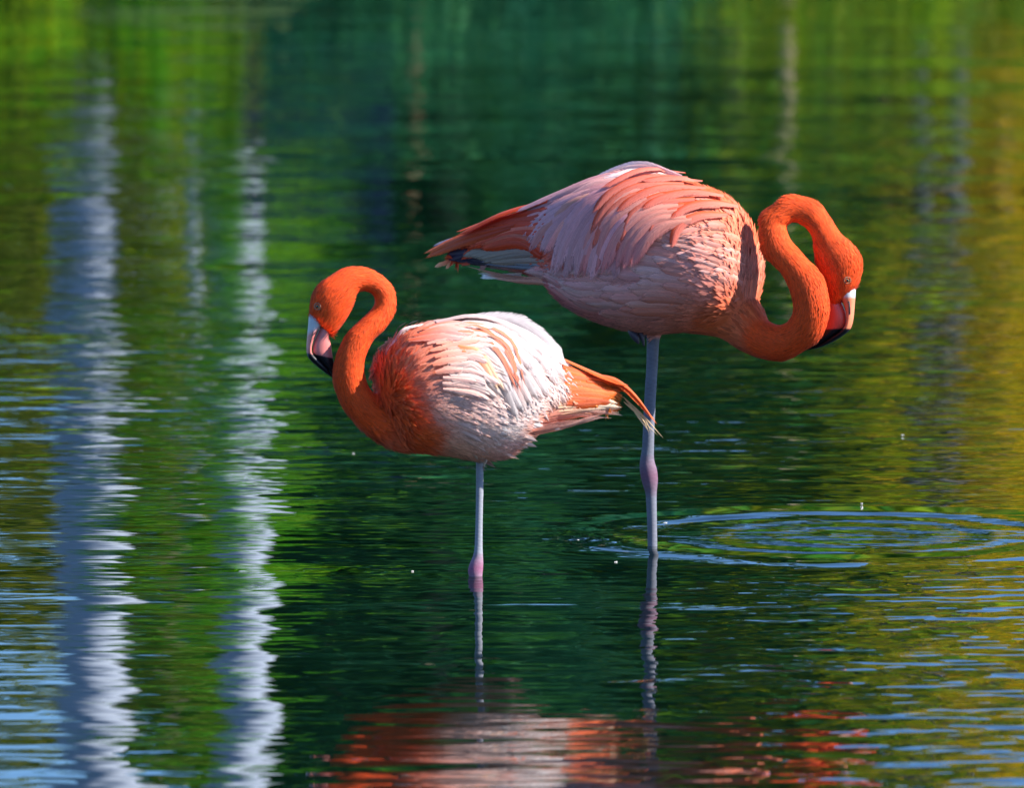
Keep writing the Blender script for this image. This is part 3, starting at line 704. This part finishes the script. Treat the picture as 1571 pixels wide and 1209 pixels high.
n1 = L.patch(Wg, [(590, 540), (625, 505), (670, 498), (700, 520), (690, 560), (640, 575), (600, 565)], (14, 11), 52, 6.5, colL, (2, 4.6), whit=.12, jitc=.08)
n2 = L.patch(Wg, [(655, 575), (720, 585), (775, 612), (795, 640), (775, 665), (735, 680), (690, 670), (660, 630)], (16, 13), 62, 6.5, colL, (1, 4.0), whit=.5)
L.fan(Tl, [(722, 690), (730, 700), (735, 711)], [(754, 690), (746, 700), (742, 714)], 6, 3.6, (.7, .5, .45), (.72, .62, .6), (1, 3), 1.5, point=1)
n3 = L.patch(Wg, [(650, 505), (695, 500), (716, 535), (712, 600), (680, 604), (655, 560)], (13, 10), 50, 6, colL, (8.5, 10.5), whit=.4, jitc=.08)
L.fan(Wg, [(605, 528), (622, 508), (650, 500)], [(590, 552), (604, 525), (625, 508)], 5, 5, (.85, .3, .2), (.88, .75, .75), (2, 4), 2)
for q in ([(607, 520), (616, 507), (628, 501)], [(624, 510), (632, 502), (645, 499)]):
    L.feather(Wg, q, 2.6, (.04, .03, .035), (.05, .04, .05), (6, 8), point=1)

def inner(m, r): return lambda x, y, V: 0
legcut = lambda y: (y < 704)
sizeL = lambda x, y: np.where(near_neck(NLm[3:], x, y) > .5, 7.0, 15.0)
def keepL_neck(x, y, V): return np.maximum((near_neck(NLm[1:], x, y) > .3)*1.0, (x < 570)*(y < 620))*(y < 704)*1.0
def keepL_body(x, y, V): return 1.0*((x > 572)|(y > 620))*(near_neck(NLm[3:], x, y) < .5)*(y < 706)*1.0
L.fluff('neck_plumage', 15000, keepL_neck, lambda x, y: 9.0+0*x, colL, 0.07, 0.08)
L.fluff('body_plumage', 20000, keepL_body, lambda x, y: 22+0*x, colL, 0.11, 0.11)

def billL(x, y, nm):
    x, y = np.asarray(x), np.asarray(y)
    wht = np.array((.50, .52, .56)); pink = np.array((.70, .20, .18)); blk = np.array((.010, .009, .013))
    tb = np.clip((y-(541+(x-472)*0.20))/1.6+.5, 0, 1)[..., None]; tw = np.clip((512-0.5*(x-474)-y)/8+.5, 0, 1)[..., None]
    if nm == 'lower_bill': tw = tw*0.35
    c = pink*(1-tw)+wht*tw; return c*(1-tb)+blk*tb
dL = 14
L.bill([(475, 481, 497, 482, 12, dL), (474, 486, 499, 495, 13, dL), (472.5, 506, 489, 504, 11.5, dL), (470.7, 526, 480, 523, 9.5, dL), (471, 540, 477.5, 537, 9, dL), (474, 550, 480.5, 543, 9, dL), (485, 561, 491, 553.5, 8, dL),
        (500, 572.5, 503, 566, 6, dL), (510, 579.5, 510.5, 577, 2, dL)],
       [(497, 492, 506, 514, 11, dL), (490.5, 504, 504, 517, 11.5, dL), (481.8, 523.5, 508, 531, 12, dL), (479.2, 537, 510, 545, 12, dL), (481.8, 544, 512.5, 556, 11, dL), (492, 554.5, 513, 566, 9, dL), (504, 567, 512.5, 574, 6, dL), (511, 577, 511.8, 578.5, 2, dL)],
       billL, [(479.5, 508, 481, 508, 2, dL-9.8), (477, 517, 478.8, 517, 2, dL-9.2), (475.5, 526, 476.8, 526, 2, dL-8)])
L.eye(487, 470, 5.0)

# ---------------------------------------------------- larger bird, facing right
R = Bird('flamingo', (1000, 838), math.radians(-24), 'larger flamingo with pink back and looped neck, facing right, dark toes tucked below')
R.loft([(1155, 398, 1155, 440, 20, 0), (1149, 357, 1149, 478, 54, 0), (1132, 326, 1132, 505, 78, 0), (1104, 300, 1100, 511, 95, 0), (1060, 281, 1050, 510, 104, 0), (1010, 266, 1000, 512, 106, 0),
        (965, 262, 955, 504, 102, 0), (920, 272, 910, 489, 92, 0), (880, 286, 875, 470, 78, 0), (850, 303, 848, 444, 62, 0), (815, 324, 815, 424, 44, 0), (775, 338, 772, 413, 27, 0),
        (735, 353, 732, 405, 15, 0), (705, 368, 702, 398, 7, 0)], 90, 40)
NR = [(1075, 512, 1110, 410, 62, 0), (1108, 519, 1150, 455, 45, 0), (1140, 538, 1169, 478, 34, -3), (1170, 550, 1177, 492, 28, -8), (1204, 553, 1194, 498.5, 25, -14), (1235, 537, 1208, 494, 24, -20),
      (1256, 521, 1215, 485, 24, -24), (1267, 497, 1218, 477, 24, -27), (1271, 468, 1218, 466, 24, -28), (1263.5, 431, 1216, 455, 24, -27), (1251, 411, 1210, 438, 22, -25), (1238, 398, 1198, 417, 21, -22),
      (1224, 382, 1183, 402, 20, -20), (1211.5, 367, 1170, 386, 20, -18), (1206.5, 353, 1166.5, 357, 19, -14), (1208, 345, 1169, 328, 19, -8), (1216, 341, 1187, 312.5, 19, -2), (1224, 341.5, 1209, 299, 19, 5),
      (1233, 346, 1232, 301.5, 19, 11), (1243, 356, 1256, 312, 19, 16), (1250, 372, 1272, 333, 20, 20), (1251, 394, 1289, 358, 22, 22), (1256, 415, 1308, 376, 25, 23), (1264, 435, 1319.5, 394, 26, 23),
      (1270, 455, 1321, 415, 24, 23), (1275, 469, 1316, 434, 18, 23), (1279, 474, 1313, 442, 12, 23)]
R.loft(NR, 190, 28)
R.loft([(1014, 505, 990, 505, 15, 0), (1014, 514, 991, 514, 12, 0), (1011, 524, 992.5, 524, 9.5, 0), (1009, 560, 992, 560, 8.4, 0), (1006.5, 600, 989.5, 600, 8.2, 0), (1004, 650, 987, 650, 8.2, 0), (1003, 685, 985.5, 685, 8.4, 0), (1003, 705, 982.5, 705, 10, 0),
        (1007, 720, 982, 720, 12, 0), (1008.5, 733, 984, 733, 12.5, 0), (1008, 746, 987.5, 746, 11, 0), (1007, 760, 991, 760, 8.5, 0), (1007.5, 800, 993, 800, 7.6, 0), (1008, 838, 994, 838, 7.6, 0), (1009, 920, 995, 920, 7.6, 0),
        (1009, 985, 995, 985, 7.6, 0), (1012, 995, 996, 995, 9, 0)], 120, 18)
for dx, dy_ in ((66, 0), (54, -38), (54, 38)):
    R.loft([(1004, 982, 1002, 995, 6, 0), (1003+dx*0.5, 987, 1002+dx*0.5, 996, 5, dy_*0.5), (1003+dx, 992, 1002+dx, 997, 3, dy_)], 16, 10)
R_cols = [(1150, 480, .90, .17, .05), (1140, 430, .88, .30, .20), (1155, 380, .90, .22, .11), (1130, 350, .88, .22, .11), (1110, 310, .88, .15, .045), (1070, 295, .88, .16, .05), (1040, 270, .86, .32, .25), (970, 265, .84, .42, .38),
          (1090, 370, .86, .29, .20), (1050, 350, .84, .28, .18), (1000, 300, .85, .32, .26), (930, 300, .83, .36, .36), (880, 330, .81, .38, .41), (960, 380, .81, .38, .36), (1080, 430, .84, .34, .28), (1000, 420, .82, .40, .40),
          (930, 430, .81, .44, .44), (980, 470, .80, .36, .31), (1060, 480, .82, .26, .16), (900, 470, .78, .33, .34), (870, 460, .78, .20, .22), (1000, 508, .78, .31, .25), (1100, 500, .86, .17, .05), (920, 490, .78, .27, .25),
          (840, 340, .80, .25, .22), (830, 400, .80, .09, .025), (780, 360, .80, .08, .02), (740, 360, .80, .07, .012), (700, 380, .80, .07, .012), (840, 430, .76, .27, .24), (770, 405, .4, .3, .3)]
R_cols = [(r_[0], r_[1], r_[2]*0.84, r_[3]*0.80, r_[4]*0.80) for r_ in R_cols]
NRm = np.array([((r[0]+r[2])/2, (r[1]+r[3])/2) for r in NR])
def colR(x, y, V):
    c = R.idw(R_cols, x, y, 3.5, 10)
    k = np.maximum(near_neck(NRm[3:], x, y, 40), (np.asarray(x) > 1176)*1.0)[..., None]
    c = c*(1-k)+np.array(OR)*k
    leg = np.clip((np.asarray(y)-514)/6, 0, 1)*(np.abs(np.asarray(x)-1000) < 80)*(np.asarray(x) < 1082); leg = leg[..., None]
    ank = np.clip(1-np.abs(np.asarray(y)-730)/34, 0, 1)[..., None]**0.6
    lc = np.array((0.155, 0.16, 0.20))*(1-ank)+np.array((0.17, 0.08, 0.125))*ank
    lc = lc*(0.9+0.10*np.sin(np.asarray(y)*1.0)*np.sin(np.asarray(y)*0.21+np.asarray(x)*0.35))[..., None]
    return c*(1-leg)+lc*leg
R.make_body(colR)
R.flow = neck_flow(NRm[1:])+[(1160, 360, -.5, -.85), (1162, 430, -.4, -.7), (1140, 330, -.8, -.5), (1110, 300, -1, -.15), (1060, 290, -1, .05), (1000, 275, -1, .05), (1130, 380, -.9, -.4), (1100, 350, -1, 0), (1060, 340, -.9, .3), (1090, 400, -1, -.3),
          (1040, 400, -1, -.25), (980, 410, -1, -.12), (920, 430, -1, .0), (1120, 450, -.85, -.5), (1060, 450, -1, -.15), (1000, 460, -1, 0), (930, 460, -1, -.1), (1100, 490, -.95, -.2), (1030, 495, -1, -.05), (960, 495, -1, -.2), (900, 480, -.85, -.5), (865, 455, -.8, -.6),
          (930, 300, -.95, .3), (870, 330, -.85, .5), (900, 380, -.4, .9), (960, 370, -.4, .9), (800, 350, -.95, .3), (740, 370, -.95, .3)]
Wg = empty('wing', (0, 0, 0)); Wg.parent = R.root
Tl = empty('tail', (0, 0, 0)); Tl.parent = R.root
red = (.62, .042, .007); redL = (.70, .09, .025); lav = (.70, .22, .22); lavw = (.72, .36, .38); dk = (.035, .03, .05)
R.fan(Tl, [(850, 426), (790, 424), (715, 410)], [(850, 432), (800, 430), (760, 424)], 6, 7, (.74, .34, .26), (.78, .42, .32), (0, 1), 2.5, point=1)
R.fan(Tl, [(800, 418), (765, 420), (735, 420)], [(800, 422), (770, 424), (738, 426)], 3, 4, (.8, .6, .55), (.9, .9, .9), (1, 2), 1.5)
R.fan(Tl, [(760, 386), (720, 388), (685, 392)], [(800, 404), (740, 400), (694, 398)], 5, 7, dk, (.05, .04, .08), (1, 2), 2)
R.fan(Tl, [(735, 372), (700, 370), (664, 378)], [(735, 376), (700, 376), (668, 384)], 2, 7, dk, (.35, .30, .40), (0, 1), 1.5)
R.fan(Tl, [(700, 396), (682, 402), (666, 408)], [(710, 398), (696, 403), (684, 412)], 2, 4.5, red, (.9, .42, .22), (0, 1), 1)
R.fan(Tl, [(845, 408), (790, 402), (738, 398)], [(845, 413), (795, 407), (745, 403)], 2, 4.5, (.30, .32, .38), (.24, .26, .34), (3, 4), 1)
R.fan(Tl, [(815, 372), (765, 380), (710, 392)], [(835, 398), (795, 394), (750, 400)], 6, 9, (.34, .22, .18), (.40, .33, .26), (3, 5), 2.5)
R.fan(Tl, [(835, 395), (800, 372), (742, 380)], [(848, 306), (770, 333), (705, 366)], 13, 12, red, (.64, .06, .012), (5, 7), 3, alt=(.3, (.70, .15, .09), redL))
R.fan(Tl, [(800, 345), (720, 366), (656, 400)], [(790, 352), (722, 372), (660, 396)], 3, 7, red, (.84, .16, .05), (8, 10), 2)
# back, tertials, scapulars
R.fan(Wg, [(1000, 266), (925, 272), (850, 300), (790, 330)], [(965, 302), (900, 312), (850, 338), (818, 376)], 10, 15, (.72, .26, .25), (.70, .35, .38), (4, 6), 3, alt=(.25, (.84, .40, .34), lav))
R.fan(Wg, [(960, 296), (885, 308), (842, 345), (822, 384)], [(1020, 345), (985, 350), (962, 380), (950, 420)], 12, 14, lav, lavw, (6, 8.5), 3, alt=(.2, (.80, .32, .20), lav), edge=(.74, .42, .44))
R.fan(Wg, [(985, 290), (915, 305), (872, 350), (848, 418)], [(1015, 330), (960, 340), (930, 380), (918, 425)], 7, 13, lav, lavw, (8.5, 11), 3, edge=(.74, .44, .46))
R.fan(Wg, [(1020, 285), (960, 305), (915, 350), (893, 420)], [(1060, 345), (1020, 350), (990, 375), (975, 412)], 8, 12, (.84, .30, .20), lav, (10, 12), 3)
for i_, q in enumerate(([(1060, 345), (1010, 350), (985, 380)], [(1110, 334), (1070, 336), (1042, 352), (1032, 382)], [(1100, 322), (1045, 322), (1008, 342), (996, 376)], [(1065, 312), (1000, 318), (960, 350), (950, 388)], [(1045, 298), (970, 306), (930, 340), (915, 382)],
                        [(1085, 306), (1015, 306), (972, 332), (957, 374)], [(1125, 322), (1090, 318), (1055, 324), (1030, 340)], [(1048, 290), (980, 292), (935, 320), (912, 360)], [(1080, 297), (1020, 294), (978, 308), (950, 330)],
                        [(1105, 308), (1060, 302), (1015, 310), (988, 326)], [(1052, 282), (990, 280), (940, 302), (915, 332)], [(1075, 288), (1030, 282), (985, 287)], [(1048, 276), (985, 270), (928, 297)])):
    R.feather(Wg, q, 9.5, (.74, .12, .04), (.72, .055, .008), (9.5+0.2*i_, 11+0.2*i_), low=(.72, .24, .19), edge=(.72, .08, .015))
R.fan(Wg, [(1050, 272), (985, 252), (915, 268)], [(1045, 280), (985, 266), (925, 280)], 8, 5, (.88, .48, .42), (.86, .66, .64), (3, 5), 2)
m1 = R.patch(Wg, [(1030, 300), (1085, 290), (1130, 314), (1155, 350), (1158, 400), (1140, 440), (1110, 440), (1070, 400), (1040, 372)], (18, 12), 50, 7, colR, (2.5, 6), whit=.35, jitc=.2)
m2 = R.patch(Wg, [(880, 425), (940, 400), (1000, 385), (1060, 372), (1110, 420), (1130, 455), (1090, 480), (1000, 490), (920, 480), (880, 455)], (27, 14), 84, 12, colR, (2, 6), whit=.45)
print('feathers', L.nfe, n1, n2, R.nfe, m1, m2)
def keepR_neck(x, y, V): return ((near_neck(NRm[2:], x, y, 42) > .3)|(x > 1176))*1.0
def keepR_body(x, y, V): return 1.0*(x < 1174)*(near_neck(NRm[3:], x, y, 40) < .6)*(y < 516)*1.0
R.fluff('neck_plumage', 19000, keepR_neck, lambda x, y: 9.5+0*x, colR, 0.07, 0.08)
R.fluff('body_plumage', 18000, keepR_body, lambda x, y: 24+0*x, colR, 0.07, 0.12)
def billR(x, y, nm):
    x, y = np.asarray(x), np.asarray(y)
    wht = np.array((.60, .61, .63)); pink = np.array((.80, .24, .12)) if nm == 'upper_bill' else np.array((.80, .075, .045)); blk = np.array((.010, .009, .013))
    tb = np.clip((y-(505+np.abs(x-1285)*0.06))/1.6+.5, 0, 1)[..., None]; tw = np.clip((458-y)/4+.5, 0, 1)[..., None]
    if nm == 'lower_bill': tw = tw*0.0
    c = pink*(1-tw)+wht*tw; return c*(1-tb)+blk*tb
dR = 23
R.bill([(1312.5, 437, 1292, 446, 12, dR), (1312, 443, 1289, 456, 13, dR), (1311.5, 455, 1292.5, 461, 11.5, dR), (1310.6, 467, 1296.5, 471, 9.5, dR), (1308.5, 488, 1299.5, 485, 9, dR), (1305, 502, 1298.5, 497, 9, dR), (1299, 510, 1293, 505, 9, dR),
        (1282, 522, 1277, 516, 8, dR), (1261, 532, 1259, 528, 6, dR), (1240, 537, 1241, 535, 2, dR)],
       [(1287, 456, 1272, 466, 12, dR), (1294.5, 472, 1268, 483, 12.5, dR), (1297.8, 485, 1265, 499, 12.5, dR), (1297, 497.5, 1260, 512, 12, dR), (1291, 506, 1253, 521, 11, dR), (1276, 517, 1247, 529, 9, dR), (1258.5, 528.5, 1242, 533, 6, dR), (1241, 535.5, 1238, 536, 2, dR)],
       billR, [(1303, 462, 1301.5, 462, 2, dR-10), (1304.5, 472, 1302.8, 472, 2, dR-9.4), (1304.6, 482, 1303.2, 482, 2, dR-8.6)])
R.eye(1300, 430, 5.0)
# tucked foot: dark toes hanging below the belly
ft = empty('tucked_foot', (0, 0, 0)); ft.parent = R.root
for rg in ([(962, 503, 972, 503, 5, -30), (965, 512, 978, 511, 6, -32), (972, 522, 981, 518, 4.5, -33), (979, 528, 981, 527, 1, -33)],
           [(976, 505, 984, 504, 4, -24), (979, 514, 988, 512, 4.5, -25), (984, 524, 989, 521, 3, -26), (987, 531, 989, 530, 1, -26)],
           [(968, 500, 986, 500, 4, -16), (976, 508, 990, 507, 4, -16), (985, 514, 992, 513, 3, -17), (991, 520, 993, 519, 1, -17)]):
    V, Q, c_ = R.loft(rg, 20, 12, False); link('toe', fast_mesh('toe', V, Q), M_toe, ft)

# ------------------------------------------------------------------ tiny flecks of down afloat
FL = [((1385, 668), 3.0, 'fleck of white down afloat behind the larger bird\'s neck'), ((945, 863), 4.5, 'fleck of white down afloat between the two standing legs'), ((633, 877), 4.0, 'fleck of white down afloat beside the smaller bird\'s ankle'),
      ((887, 829), 3.5, 'tiny white fleck afloat behind the fleck between the legs'), ((1021, 803), 4.5, 'white fleck afloat right beside the larger bird\'s leg'), ((542, 696), 3.0, 'tiny white fleck afloat below the smaller bird\'s neck'),
      ((1322, 773), 3.5, 'tiny pale fleck afloat at the back edge of the ripple rings')]
for i, ((fx_, fy_), r_, lab) in enumerate(FL):
    g = ground(fx_, fy_); rg = np.random.default_rng(i); kk = F/g.y; r = 0.55*r_/kk
    V, Fc = [(0, 0, r*0.5)], []
    for j in range(9):
        a = j*0.698; q = r*(0.7+0.6*rg.random()); V += [(q*math.cos(a), q*math.sin(a), r*(0.2+0.5*rg.random())), (q*0.7*math.cos(a+.3), q*0.7*math.sin(a+.3), -r*0.1)]
    nV = len(V)-1
    Fc = [[0, 1+j, 1+(j+1) % nV] for j in range(nV)]
    o = link('floating_fleck', fast_mesh('floating_fleck', np.array(V), Fc), M_foam); o.location = g
    tag(o, lab, 'down fleck', 'flecks of down on the water')
